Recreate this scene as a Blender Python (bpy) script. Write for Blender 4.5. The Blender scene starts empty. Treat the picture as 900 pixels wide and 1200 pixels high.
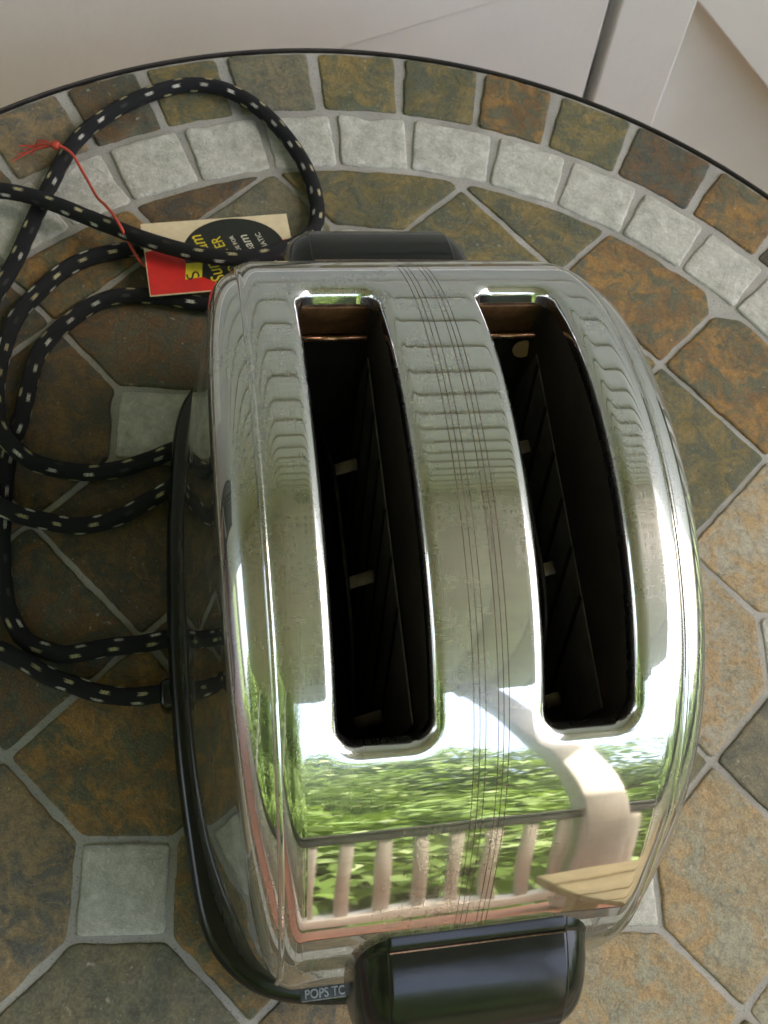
import bpy, bmesh, math, random
from mathutils import Vector, Matrix, noise
from math import sin, cos, pi, radians, sqrt

scn = bpy.context.scene
COL = scn.collection
ZT = 0.72                      # table-top height above the porch floor
YAW = radians(28.07)           # toaster (and porch) axis against the camera axis
TPOS = (0.0169, 0.1335)        # toaster centre on the table
TABC = (0.0361, 0.1340)        # table centre

# ------------------------------------------------------------------ camera
cam_d = bpy.data.cameras.new('camera')
cam = bpy.data.objects.new('camera', cam_d)
COL.objects.link(cam)
scn.camera = cam
th, roll = radians(66.52), radians(-23.27)
fwd = Vector((0, cos(th), -sin(th)))
upv = Vector((0, sin(th), cos(th)))
rgt = Vector((1, 0, 0))
cx = cos(roll) * rgt - sin(roll) * upv
cy = cos(roll) * upv + sin(roll) * rgt
M = Matrix((cx, cy, -fwd)).transposed().to_4x4()
M.translation = Vector((0, 0, ZT + 0.454))
cam.matrix_world = M
cam_d.sensor_fit = 'VERTICAL'
cam_d.sensor_height = 24.0
cam_d.sensor_width = 24.0
cam_d.lens = 1243.3 / 1200 * 24.0
cam_d.clip_start = 0.01
cam_d.clip_end = 500
cam_d.dof.use_dof = True
cam_d.dof.focus_distance = 0.36
cam_d.dof.aperture_fstop = 22

# ------------------------------------------------------------------ light
def porch_dir(u, v):
    return (cos(YAW) * u - sin(YAW) * v, sin(YAW) * u + cos(YAW) * v)
SUN_EL = radians(54)
sx, sy = porch_dir(0.62, 0.78)
world = bpy.data.worlds.new('World')
scn.world = world
world.use_nodes = True
wn = world.node_tree.nodes
bg = wn['Background']
sky = wn.new('ShaderNodeTexSky')
sky.sky_type = 'NISHITA'
sky.sun_disc = False
sky.sun_elevation = SUN_EL
sky.sun_rotation = math.atan2(sx, sy)
sky.air_density = 1.0
sky.dust_density = 9.0
sky.ozone_density = 0.3
world.node_tree.links.new(sky.outputs[0], bg.inputs[0])
bg.inputs[1].default_value = 0.15
sd = bpy.data.lights.new('sun', 'SUN')
sd.energy = 2.0
sd.angle = radians(0.6)
sd.color = (1.0, 0.95, 0.86)
sun = bpy.data.objects.new('sun', sd)
COL.objects.link(sun)
sun.rotation_euler = Vector((sx * cos(SUN_EL), sy * cos(SUN_EL), sin(SUN_EL))).to_track_quat('Z', 'Y').to_euler()
scn.view_settings.view_transform = 'Standard'
scn.view_settings.look = 'None'
scn.view_settings.gamma = 1.0
scn.view_settings.use_curve_mapping = False
scn.view_settings.exposure = 3.4
scn.view_settings.use_white_balance = True
scn.view_settings.white_balance_temperature = 7150
scn.view_settings.white_balance_tint = 10
scn.cycles.use_denoising = True
scn.cycles.max_bounces = 10
scn.cycles.glossy_bounces = 6
scn.cycles.diffuse_bounces = 5

# ------------------------------------------------------------------ helpers
def link(name, mesh, mats=None, parent=None):
    o = bpy.data.objects.new(name, mesh)
    COL.objects.link(o)
    if mats is not None:
        for m in (mats if isinstance(mats, (list, tuple)) else [mats]):
            if m.name not in [x.name for x in mesh.materials if x]:
                mesh.materials.append(m)
    if parent is not None:
        o.parent = parent
    return o

def empty(name, loc=(0, 0, 0), rz=0.0, parent=None):
    o = bpy.data.objects.new(name, None)
    COL.objects.link(o)
    o.location = loc
    o.rotation_euler = (0, 0, rz)
    o.empty_display_size = 0.05
    if parent is not None:
        o.parent = parent
    return o

def tag(o, label=None, cat=None, group=None, kind=None):
    if label: o['label'] = label
    if cat: o['category'] = cat
    if group: o['group'] = group
    if kind: o['kind'] = kind
    return o

def pydata(name, v, f, smooth=True):
    me = bpy.data.meshes.new(name)
    me.from_pydata(v, [], f)
    me.validate()
    if smooth:
        me.polygons.foreach_set('use_smooth', [True] * len(me.polygons))
    me.update()
    return me

def box_mesh(name, sx, sy, sz, bev=0.0, seg=2, loc=(0, 0, 0), smooth=True):
    bm = bmesh.new()
    bmesh.ops.create_cube(bm, size=1.0)
    for v in bm.verts:
        v.co = Vector((v.co.x * sx, v.co.y * sy, v.co.z * sz))
    if bev > 0:
        bmesh.ops.bevel(bm, geom=bm.edges[:], offset=bev, segments=seg, profile=0.5, affect='EDGES')
    for v in bm.verts:
        v.co += Vector(loc)
    me = bpy.data.meshes.new(name)
    bm.to_mesh(me)
    bm.free()
    if smooth and bev > 0:
        me.polygons.foreach_set('use_smooth', [True] * len(me.polygons))
        me.set_sharp_from_angle(angle=radians(50))
    return me

def tube_mesh(name, pts, rad, n=12, closed=False, uv=False, cap=True):
    pts = [Vector(p) for p in pts]
    N = len(pts)
    rads = rad if isinstance(rad, (list, tuple)) else [rad] * N
    T = []
    for i in range(N):
        a = pts[(i - 1) % N] if (closed or i > 0) else pts[i]
        b = pts[(i + 1) % N] if (closed or i < N - 1) else pts[i]
        T.append((b - a).normalized())
    ref = Vector((0, 0, 1)) if abs(T[0].z) < 0.9 else Vector((1, 0, 0))
    nrm = (ref - T[0] * ref.dot(T[0])).normalized()
    vs, fs, ln = [], [], [0.0]
    for i in range(N):
        nrm = (nrm - T[i] * nrm.dot(T[i])).normalized()
        bi = T[i].cross(nrm)
        for k in range(n):
            a = 2 * pi * k / n
            vs.append(pts[i] + (nrm * cos(a) + bi * sin(a)) * rads[i])
        if i: ln.append(ln[-1] + (pts[i] - pts[i - 1]).length)
    M_ = N if closed else N - 1
    uvs = []
    for i in range(M_):
        j = (i + 1) % N
        for k in range(n):
            l = (k + 1) % n
            fs.append((i * n + k, j * n + k, j * n + l, i * n + l))
            uvs += [(ln[i], k / n), (ln[j] if j else ln[i], k / n), (ln[j] if j else ln[i], (k + 1) / n), (ln[i], (k + 1) / n)]
    nq = len(fs)
    if cap and not closed:
        fs.append(tuple(range(n - 1, -1, -1)))
        fs.append(tuple((N - 1) * n + k for k in range(n)))
    me = bpy.data.meshes.new(name)
    me.from_pydata(vs, [], fs)
    me.polygons.foreach_set('use_smooth', [True] * len(me.polygons))
    if uv:
        l = me.uv_layers.new(name='UVMap')
        for i, c in enumerate(uvs):
            l.data[i].uv = c
    me.update()
    return me

def catmull(P, sub=8, closed=False):
    P = [Vector(p) for p in P]
    out = []
    n = len(P)
    rng = n if closed else n - 1
    for i in range(rng):
        p0 = P[(i - 1) % n] if (closed or i > 0) else P[0] * 2 - P[1]
        p1 = P[i]; p2 = P[(i + 1) % n]
        p3 = P[(i + 2) % n] if (closed or i + 2 < n) else P[-1] * 2 - P[-2]
        for k in range(sub):
            t = k / sub
            out.append(0.5 * ((2 * p1) + (p2 - p0) * t + (2 * p0 - 5 * p1 + 4 * p2 - p3) * t * t + (3 * p1 - p0 - 3 * p2 + p3) * t ** 3))
    if not closed: out.append(P[-1])
    return out

# ------------------------------------------------------------------ materials
class NT:
    def __init__(s, name):
        s.m = bpy.data.materials.new(name)
        s.m.use_nodes = True
        s.t = s.m.node_tree
        s.b = s.t.nodes['Principled BSDF']
    def n(s, typ, **kw):
        x = s.t.nodes.new(typ)
        for k, v in kw.items():
            if hasattr(x, k): setattr(x, k, v)
        return x
    def l(s, a, b): s.t.links.new(a, b)
    def noise(s, vec, scale, detail=4, rough=0.55, dist=0.0):
        x = s.n('ShaderNodeTexNoise')
        x.inputs['Scale'].default_value = scale
        x.inputs['Detail'].default_value = detail
        x.inputs['Roughness'].default_value = rough
        x.inputs['Distortion'].default_value = dist
        if vec is not None: s.l(vec, x.inputs['Vector'])
        return x.outputs['Fac']
    def ramp(s, fac, stops, interp='LINEAR'):
        x = s.n('ShaderNodeValToRGB')
        x.color_ramp.interpolation = interp
        e = x.color_ramp.elements
        while len(e) < len(stops): e.new(0.5)
        for i, (p, c) in enumerate(stops):
            e[i].position = p
            e[i].color = (*c, 1) if len(c) == 3 else c
        s.l(fac, x.inputs[0])
        return x.outputs[0]
    def mix(s, fac, a, b, blend='MIX'):
        x = s.n('ShaderNodeMix', data_type='RGBA', blend_type=blend)
        for sock, v in ((0, fac), (6, a), (7, b)):
            if hasattr(v, 'links') or hasattr(v, 'is_linked'): s.l(v, x.inputs[sock])
            else: x.inputs[sock].default_value = v if sock == 0 else (*v, 1)
        return x.outputs[2]
    def math(s, op, a, b=None, c=None):
        x = s.n('ShaderNodeMath', operation=op)
        for i, v in enumerate((a, b, c)):
            if v is None: continue
            if hasattr(v, 'is_linked'): s.l(v, x.inputs[i])
            else: x.inputs[i].default_value = v
        return x.outputs[0]
    def bump(s, h, dist, strength=1.0, normal=None):
        x = s.n('ShaderNodeBump')
        x.inputs['Distance'].default_value = dist
        x.inputs['Strength'].default_value = strength
        s.l(h, x.inputs['Height'])
        if normal is not None: s.l(normal, x.inputs['Normal'])
        return x.outputs[0]
    def set(s, **kw):
        for k, v in kw.items():
            k = {'rough': 'Roughness', 'metal': 'Metallic', 'color': 'Base Color', 'normal': 'Normal', 'spec': 'Specular IOR Level', 'coat': 'Coat Weight'}.get(k, k)
            i = s.b.inputs[k]
            if hasattr(v, 'is_linked'): s.l(v, i)
            elif isinstance(v, (tuple, list)): i.default_value = (*v, 1)
            else: i.default_value = v
        return s.m
    def obj(s): return s.n('ShaderNodeTexCoord').outputs['Object']
    def pos(s): return s.n('ShaderNodeNewGeometry').outputs['Position']

def plain(name, col, rough=0.5, metal=0.0, nscale=40, var=0.15, bump=0.0, bscale=200, spec=0.5):
    t = NT(name)
    v = t.pos()
    f = t.noise(v, nscale, 5, 0.6)
    c = t.ramp(f, [(0.3, tuple(x * (1 - var) for x in col)), (0.7, tuple(min(1, x * (1 + var)) for x in col))])
    t.set(color=c, metal=metal, spec=spec)
    r = t.math('MULTIPLY_ADD', t.noise(v, nscale * 2.3, 4), 0.25, rough - 0.12)
    t.set(rough=r)
    if bump:
        t.set(normal=t.bump(t.noise(v, bscale, 6, 0.65), bump))
    return t.m

def chrome_mat(name, wav=0.00021):
    t = NT(name)
    v = t.obj()
    mp = t.n('ShaderNodeMapping')
    t.l(v, mp.inputs['Vector'])
    mp.inputs['Scale'].default_value = (1, 0.05, 0.05)
    mp.inputs['Rotation'].default_value = (0, 0, 0.25)
    scr = t.noise(mp.outputs[0], 1400, 3, 0.7)
    mp2 = t.n('ShaderNodeMapping')
    t.l(v, mp2.inputs['Vector'])
    mp2.inputs['Scale'].default_value = (0.08, 1, 1)
    mp2.inputs['Rotation'].default_value = (0, 0, -0.5)
    scr2 = t.noise(mp2.outputs[0], 1100, 3, 0.7)
    blot = t.noise(v, 30, 5, 0.62)
    smear = t.noise(v, 110, 6, 0.7, 0.6)
    col = (0.64, 0.645, 0.63)
    t.set(color=col, metal=1.0, rough=t.math('MULTIPLY_ADD', smear, 0.05, 0.005))
    h = t.noise(v, 24, 1, 0.4)
    n1 = t.bump(h, wav * 10, 0.1)
    t.set(normal=n1)
    # fine wear from rubbing and fingerprints; hazy second lobe also imitates glare around bright sky
    hz = t.n('ShaderNodeBsdfPrincipled')
    hz.inputs['Base Color'].default_value = (*col, 1)
    hz.inputs['Metallic'].default_value = 1.0
    hz.inputs['Roughness'].default_value = 0.30
    t.l(n1, hz.inputs['Normal'])
    m = t.math('MULTIPLY', t.ramp(blot, [(0.32, (0.12, 0.12, 0.12)), (0.70, (0.42, 0.42, 0.42))]), t.math('ADD', t.math('MULTIPLY', t.math('MAXIMUM', scr, scr2), 0.9), 0.35))
    mx = t.n('ShaderNodeMixShader')
    t.l(m, mx.inputs[0]); t.l(t.b.outputs[0], mx.inputs[1]); t.l(hz.outputs[0], mx.inputs[2])
    t.l(mx.outputs[0], t.t.nodes['Material Output'].inputs[0])
    return t.m

M_CHROME = chrome_mat('chrome')
M_GROOVE2 = plain('worn_mould_edge', (0.16, 0.09, 0.05), 0.55, 0, 900, 0.5)
M_GROOVE = plain('groove_brown', (0.13, 0.08, 0.055), 0.4, 0.5)

def bakelite():
    t = NT('bakelite')
    v = t.obj()
    dust = t.noise(v, 420, 6, 0.75)
    c = t.ramp(dust, [(0.3, (0.0045, 0.005, 0.0045)), (0.66, (0.007, 0.0075, 0.0065)), (0.80, (0.035, 0.033, 0.028))])
    sm = t.noise(v, 45, 5, 0.6)
    t.set(color=c, rough=t.math('MULTIPLY_ADD', sm, 0.20, 0.08), spec=0.42)
    t.set(normal=t.bump(t.noise(v, 260, 4, 0.6), 0.00006, 0.5))
    return t.m
M_BAKE = bakelite()
M_PLATE = plain('name_plate_paint', (0.06, 0.068, 0.075), 0.42, 0.3, 300, 0.3, 0.00008, 900)
M_LETTER = plain('worn_letter_metal', (0.24, 0.25, 0.255), 0.45, 0.6, 500, 0.35, 0.00005, 1200)

def well_mat(name, a, b, rust, rscale):
    t = NT(name)
    v = t.obj()
    f = t.noise(v, rscale, 6, 0.7)
    c = t.ramp(f, [(0.35, a), (0.62, b), (0.8, rust)])
    t.set(color=c, rough=0.6, metal=0.35)
    t.set(normal=t.bump(t.noise(v, 500, 5, 0.7), 0.0001, 0.4))
    return t.m
M_WELL = well_mat('toast_well_steel', (0.025, 0.021, 0.017), (0.05, 0.04, 0.03), (0.10, 0.065, 0.04), 60)
M_RUST = well_mat('rusty_steel', (0.05, 0.022, 0.008), (0.16, 0.075, 0.025), (0.30, 0.16, 0.06), 120)
M_COPPER = plain('tarnished_copper_wire', (0.55, 0.30, 0.18), 0.3, 0.95, 300, 0.5)
M_GUIDE = plain('tarnished_guide_steel', (0.13, 0.105, 0.075), 0.45, 0.85, 200, 0.3)
M_MICA = well_mat('mica_card', (0.09, 0.085, 0.07), (0.15, 0.14, 0.12), (0.22, 0.20, 0.17), 90)
M_RIBBON = plain('heating_ribbon', (0.015, 0.013, 0.012), 0.5, 0.6)
M_MICADISC = plain('pale_mica', (0.40, 0.25, 0.12), 0.45)

def slate_mat():
    t = NT('slate')
    oi = t.n('ShaderNodeObjectInfo')
    co = t.n('ShaderNodeVectorMath', operation='MULTIPLY_ADD')
    cmb = t.n('ShaderNodeCombineXYZ')
    t.l(oi.outputs['Random'], cmb.inputs[0]); t.l(oi.outputs['Random'], cmb.inputs[1]); t.l(oi.outputs['Random'], cmb.inputs[2])
    t.l(cmb.outputs[0], co.inputs[0]); co.inputs[1].default_value = (7.3, 11.7, 5.1)
    sv = t.n('ShaderNodeVectorMath', operation='SCALE')
    t.l(t.obj(), sv.inputs[0]); t.l(t.math('MULTIPLY_ADD', t.math('FRACT', t.math('MULTIPLY', oi.outputs['Random'], 17.3)), 0.9, 0.65), sv.inputs['Scale'])
    t.l(sv.outputs[0], co.inputs[2])
    v = co.outputs[0]
    def att(n):
        a = t.n('ShaderNodeAttribute', attribute_type='OBJECT', attribute_name=n)
        return a
    A = att('tone_a').outputs['Color']; B = att('tone_b').outputs['Color']; C = att('tone_c').outputs['Color']
    n1 = t.noise(v, 26, 6, 0.62, 1.6)
    n2 = t.noise(v, 70, 8, 0.72, 0.8)
    n3 = t.noise(v, 300, 6, 0.78)
    c = t.mix(t.ramp(n1, [(0.40, (0, 0, 0)), (0.56, (1, 1, 1))]), A, B)
    c = t.mix(t.ramp(n2, [(0.44, (0, 0, 0)), (0.58, (1, 1, 1))]), c, C)
    n4 = t.noise(v, 1100, 3, 0.8)
    c = t.mix(t.ramp(n4, [(0.35, (0.55, 0.55, 0.55)), (0.55, (0, 0, 0))]), c, t.mix(0.6, c, (0.03, 0.03, 0.022)))
    c = t.mix(t.ramp(n4, [(0.55, (0, 0, 0)), (0.72, (0.5, 0.5, 0.5))]), c, t.mix(0.5, c, (0.45, 0.40, 0.30)))
    c = t.mix(t.ramp(n3, [(0.30, (1, 1, 1)), (0.56, (0, 0, 0))]), c, t.mix(0.58, c, (0.04, 0.037, 0.03)))
    fl = t.noise(v, 340, 3, 0.6)
    c = t.mix(t.ramp(fl, [(0.66, (0, 0, 0)), (0.78, (0.75, 0.75, 0.75))]), c, (0.46, 0.41, 0.31))
    t.set(color=c, rough=t.math('MULTIPLY_ADD', n3, 0.3, 0.42), spec=0.4)
    h = t.math('ADD', t.math('MULTIPLY', n2, 1.0), t.math('MULTIPLY', n3, 0.35))
    st = t.n('ShaderNodeTexVoronoi', feature='F1')
    st.inputs['Scale'].default_value = 55
    t.l(v, st.inputs['Vector'])
    h = t.math('ADD', h, t.math('MULTIPLY', st.outputs['Distance'], 0.5))
    t.set(normal=t.bump(h, 0.0026, 0.9))
    return t.m
M_SLATE = slate_mat()

def quartz_mat():
    t = NT('pale_quartzite')
    oi = t.n('ShaderNodeObjectInfo')
    co = t.n('ShaderNodeVectorMath', operation='ADD')
    t.l(t.obj(), co.inputs[0])
    sc = t.math('MULTIPLY', oi.outputs['Random'], 9.0)
    cmb = t.n('ShaderNodeCombineXYZ'); t.l(sc, cmb.inputs[0]); t.l(sc, cmb.inputs[1])
    t.l(cmb.outputs[0], co.inputs[1])
    v = co.outputs[0]
    n1 = t.noise(v, 120, 8, 0.75, 0.15); n2 = t.noise(v, 700, 4, 0.75)
    c = t.ramp(n1, [(0.3, (0.28, 0.275, 0.22)), (0.52, (0.44, 0.435, 0.37)), (0.72, (0.63, 0.62, 0.555))])
    c = t.mix(t.ramp(n2, [(0.58, (0, 0, 0)), (0.70, (0.8, 0.8, 0.8))]), c, (0.72, 0.72, 0.65))
    t.set(color=c, rough=0.55, spec=0.4)
    h = t.math('ADD', n1, t.math('MULTIPLY', n2, 0.4))
    t.set(normal=t.bump(h, 0.0020, 0.9))
    return t.m
M_QUARTZ = quartz_mat()

def grout_mat():
    t = NT('sanded_grout')
    v = t.pos()
    n1 = t.noise(v, 30, 5, 0.6); n2 = t.noise(v, 900, 4, 0.7)
    c = t.ramp(n1, [(0.3, (0.22, 0.21, 0.18)), (0.7, (0.35, 0.34, 0.30))])
    c = t.mix(t.ramp(n2, [(0.36, (0.8, 0.8, 0.8)), (0.44, (0, 0, 0))]), c, (0.13, 0.125, 0.115))
    t.set(color=c, rough=0.85)
    t.set(normal=t.bump(t.math('ADD', n2, t.noise(v, 160, 4)), 0.0005, 0.6))
    return t.m
M_GROUT = grout_mat()
M_IRON = plain('dark_iron', (0.035, 0.03, 0.025), 0.45, 0.6, 80, 0.3, 0.0001, 500)

def cord_mat():
    t = NT('braided_cotton_cord')
    uv = t.n('ShaderNodeTexCoord').outputs['UV']
    sp = t.n('ShaderNodeSeparateXYZ'); t.l(uv, sp.inputs[0])
    U, V = sp.outputs[0], sp.outputs[1]
    R = 6.0
    row = t.math('MULTIPLY', V, R)
    ri = t.math('FLOOR', row)
    rf = t.math('FRACT', row)
    wob = t.math('MULTIPLY', t.math('SUBTRACT', t.noise(uv, 90, 2), 0.5), 0.35)
    lu = t.math('ADD', t.math('ADD', t.math('MULTIPLY', U, 1 / 0.0155), t.math('MULTIPLY', ri, 0.37)), wob)
    lf = t.math('FRACT', lu)
    inu = t.math('LESS_THAN', t.math('ABSOLUTE', t.math('SUBTRACT', lf, 0.5)), 0.125)
    # three slanted stitches in each fleck
    st = t.math('FRACT', t.math('ADD', t.math('MULTIPLY', t.math('SUBTRACT', lf, 0.365), 3 / 0.27), t.math('MULTIPLY', rf, 0.5)))
    ins = t.math('LESS_THAN', st, 0.72)
    inv = t.math('LESS_THAN', t.math('ABSOLUTE', t.math('SUBTRACT', rf, 0.5)), 0.19)
    wn_ = t.n('ShaderNodeTexWhiteNoise', noise_dimensions='2D')
    cv = t.n('ShaderNodeCombineXYZ'); t.l(ri, cv.inputs[0]); t.l(t.math('FLOOR', lu), cv.inputs[1]); t.l(cv.outputs[0], wn_.inputs['Vector'])
    keep = t.math('MULTIPLY_ADD', t.math('GREATER_THAN', wn_.outputs['Value'], 0.12), 0.9, 0.1)
    keep = t.math('MULTIPLY', keep, t.math('MULTIPLY_ADD', wn_.outputs['Value'], 0.5, 0.5))
    mask = t.math('MULTIPLY', t.math('MULTIPLY', t.math('MULTIPLY', inu, inv), ins), keep)
    cid = t.math('FRACT', t.math('MULTIPLY', t.math('ADD', ri, t.math('FLOOR', lu)), 0.5))
    fc = t.mix(t.math('GREATER_THAN', t.math('MODULO', ri, 2.0), 0.5), (0.74, 0.72, 0.62), (0.62, 0.55, 0.30))
    br = t.n('ShaderNodeMapping'); t.l(uv, br.inputs['Vector']); br.inputs['Scale'].default_value = (420, 26, 1)
    wv = t.n('ShaderNodeTexWave', wave_type='BANDS', bands_direction='DIAGONAL'); wv.inputs['Scale'].default_value = 1.2
    t.l(br.outputs[0], wv.inputs['Vector'])
    c = t.mix(t.noise(uv, 500, 3), (0.006, 0.006, 0.007), (0.016, 0.016, 0.017))
    c = t.mix(mask, c, fc)
    t.set(color=c, rough=0.75, spec=0.25)
    t.set(normal=t.bump(t.math('ADD', wv.outputs['Fac'], t.math('MULTIPLY', mask, 0.7)), 0.00025, 0.8))
    return t.m
M_CORD = cord_mat()

M_TAGRED = plain('tag_red_print', (0.58, 0.022, 0.018), 0.5, 0, 200, 0.08)
M_TAGCREAM = plain('tag_cream_card', (0.62, 0.52, 0.33), 0.6, 0, 200, 0.10)
M_TAGBLACK = plain('tag_black_print', (0.012, 0.014, 0.011), 0.45, 0, 200, 0.2)
M_TAGYEL = plain('tag_yellow_print', (0.62, 0.50, 0.03), 0.5, 0, 200, 0.1)
M_TAGWHITE = plain('tag_white_print', (0.66, 0.64, 0.52), 0.5, 0, 200, 0.1)
M_STRING = plain('red_string', (0.42, 0.05, 0.025), 0.7, 0, 400, 0.3, 0.0002, 1500)

M_WHITE = plain('white_house_paint', (0.72, 0.72, 0.68), 0.5, 0, 6, 0.05, 0.0004, 60)
M_SIDING = plain('pale_clapboard_paint', (0.54, 0.53, 0.50), 0.5, 0, 5, 0.06, 0.0004, 70)
M_CEIL = plain('porch_ceiling_paint', (0.68, 0.66, 0.64), 0.6, 0, 4, 0.08)
M_RAIL = plain('grey_rail_paint', (0.075, 0.075, 0.085), 0.5, 0, 8, 0.12, 0.0003, 80)
M_BALU = plain('beige_baluster_paint', (0.66, 0.63, 0.59), 0.5, 0, 8, 0.07)
M_POST = plain('post_paint', (0.70, 0.68, 0.65), 0.5, 0, 8, 0.06)
M_FLOOR = plain('coral_porch_paint', (0.36, 0.165, 0.12), 0.45, 0, 5, 0.10, 0.0004, 60)
M_TRUNK = plain('bark', (0.09, 0.07, 0.05), 0.85, 0, 12, 0.4, 0.01, 40)

def leaf_mat(name, a, b, c_):
    t = NT(name)
    f = t.noise(t.obj(), 1.1, 4, 0.6)
    f2 = t.noise(t.obj(), 9.0, 3, 0.7)
    c = t.mix(f2, t.ramp(f, [(0.35, a), (0.65, b)]), c_)
    t.set(color=c, rough=0.55)
    tr = t.n('ShaderNodeBsdfTranslucent')
    t.l(t.mix(0.5, c, (0.16, 0.26, 0.03)), tr.inputs[0])
    mx = t.n('ShaderNodeMixShader'); mx.inputs[0].default_value = 0.35
    out = t.t.nodes['Material Output']
    t.l(t.b.outputs[0], mx.inputs[1]); t.l(tr.outputs[0], mx.inputs[2]); t.l(mx.outputs[0], out.inputs[0])
    return t.m
M_LEAF = [leaf_mat('bright_leaf', (0.05, 0.11, 0.022), (0.10, 0.17, 0.035), (0.08, 0.14, 0.03)),
          leaf_mat('deep_leaf', (0.035, 0.085, 0.02), (0.07, 0.13, 0.03), (0.055, 0.11, 0.025))]
M_GRASS = plain('lawn', (0.03, 0.06, 0.018), 0.9, 0, 3, 0.4, 0.02, 30)

# ================================================================== setting
def pw(u, v, z):   # porch coordinates (metres, origin at the toaster) -> world
    x, y = porch_dir(u, v)
    return (TPOS[0] + x, TPOS[1] + y, z)

def pbox(name, u0, u1, v0, v1, z0, z1, mat, parent=None, bev=0.0, origin=None):
    """box in porch coordinates; its object origin sits at its base centre"""
    me = box_mesh(name, u1 - u0, v1 - v0, z1 - z0, bev, 2, (0, 0, (z1 - z0) / 2))
    o = link(name, me, mat)
    c = ((u0 + u1) / 2, (v0 + v1) / 2, z0)
    if parent is None:
        o.location = pw(*c); o.rotation_euler = (0, 0, YAW)
    else:
        o.parent = parent
        o.location = (c[0] - parent['pu'], c[1] - parent['pv'], c[2] - parent['pz'])
    return o

def proot(name, u, v, z):
    e = empty(name, pw(u, v, z), YAW)
    e['pu'], e['pv'], e['pz'] = u, v, z
    return e

WALL_V, EDGE_V, END_U = 0.57, -1.88, 1.32
tag(pbox('ground', -90, 90, -120, 60, -0.62, -0.60, M_GRASS), kind='structure')
tag(pbox('porch_floor', -5.5, END_U, EDGE_V - 0.06, WALL_V + 0.02, -0.12, 0.0, M_FLOOR), kind='structure')
tag(pbox('porch_foundation', -5.45, END_U - 0.05, EDGE_V - 0.02, WALL_V + 0.1, -0.60, -0.12, M_WHITE), kind='structure')
tag(pbox('porch_ceiling', -5.5, END_U, EDGE_V, WALL_V + 0.02, 2.98, 3.10, M_CEIL), kind='structure')

ceil = bpy.data.objects['porch_ceiling']
cb = box_mesh('ceiling_board', 0.136, WALL_V - EDGE_V - 0.01, 0.014, 0.003, 1, (0, 0, -0.0075))
for i in range(48):
    o = link('ceiling_board', cb, M_CEIL, ceil)
    o.location = ((5.5 + END_U) / 2 - 0.075 - i * 0.1405, 0, -0.0005)

# house wall with its clapboards
wall = proot('house_wall', 0, WALL_V + 0.05, 0)
tag(wall, 'pale painted clapboard house wall rising behind the white board panel', 'wall')
pbox('wall_core', -5.5, 5.5, WALL_V + 0.022, WALL_V + 0.12, 0, 5.2, M_SIDING, wall)  # unseen upper height added to block the sun from the porch floor
EXPO = 0.138
def clap_mesh():
    L, h, t0, t1 = 11.0, EXPO + 0.012, 0.004, 0.020
    v = [(-L/2, 0, h), (L/2, 0, h), (L/2, -t0, h), (-L/2, -t0, h), (-L/2, 0, 0), (L/2, 0, 0), (L/2, -t1, 0), (-L/2, -t1, 0)]
    f = [(0, 1, 2, 3), (7, 6, 5, 4), (3, 2, 6, 7), (1, 0, 4, 5), (0, 3, 7, 4), (2, 1, 5, 6)]
    return pydata('clapboard', v, f, False)
cm = clap_mesh()
for i in range(21):
    o = link('clapboard', cm, M_SIDING, wall)
    o.location = (0, -0.028 - 0.0, i * EXPO + 0.074)

# white board panel behind the table
panel = proot('white_board_panel', 0.15, 0.50, 0)
tag(panel, 'white painted wooden panel of wide boards with diagonal brace behind the round table', 'panel')
def poly_board(name, pts, v0, th_, bev=0.0015):
    """pts (u,z) in metres, porch coords with z relative to the table top; v0 front face"""
    bm = bmesh.new()
    fr = [bm.verts.new((u - panel['pu'], v0 - panel['pv'], z + ZT)) for u, z in pts]
    bm.faces.new(fr)
    r = bmesh.ops.extrude_face_region(bm, geom=bm.faces[:])
    for g in r['geom']:
        if isinstance(g, bmesh.types.BMVert): g.co.y += th_
    bmesh.ops.recalc_face_normals(bm, faces=bm.faces[:])
    bmesh.ops.bevel(bm, geom=bm.edges[:], offset=bev, segments=2, profile=0.5, affect='EDGES')
    me = bpy.data.meshes.new(name); bm.to_mesh(me); bm.free()
    return link(name, me, M_WHITE, panel)
B0 = -ZT + 0.002
def gl(z, a=0.252, za=-0.1015, k=-0.134): return a + (z - za) * k     # the slightly leaning joint
poly_board('wide_board', [(-0.75, B0), (gl(B0) - 0.0, B0), (gl(-0.06), -0.06), (-0.75, -0.06)], 0.500, 0.02)
poly_board('upright_board', [(gl(B0) + 0.009, B0), (gl(B0) + 0.072, B0), (gl(-0.06) + 0.068, -0.06), (gl(-0.06) + 0.009, -0.06)], 0.498, 0.022)
poly_board('backing_board', [(gl(B0) + 0.02, B0 + 0.001), (1.25, B0 + 0.001), (1.25, -0.062), (gl(-0.06) + 0.02, -0.062)], 0.526, 0.010)
poly_board('diagonal_board', [(0.3185, -0.098), (0.4255, -0.1865), (0.72, -0.43), (1.20, -0.43), (1.20, -0.0605), (0.316, -0.0605)], 0.502, 0.020)
poly_board('diagonal_board', [(-0.30, -0.3148), (0.057, -0.154), (0.2475, -0.0682), (0.2455, -0.0605), (-0.30, -0.0605)], 0.4975, 0.0022)

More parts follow.
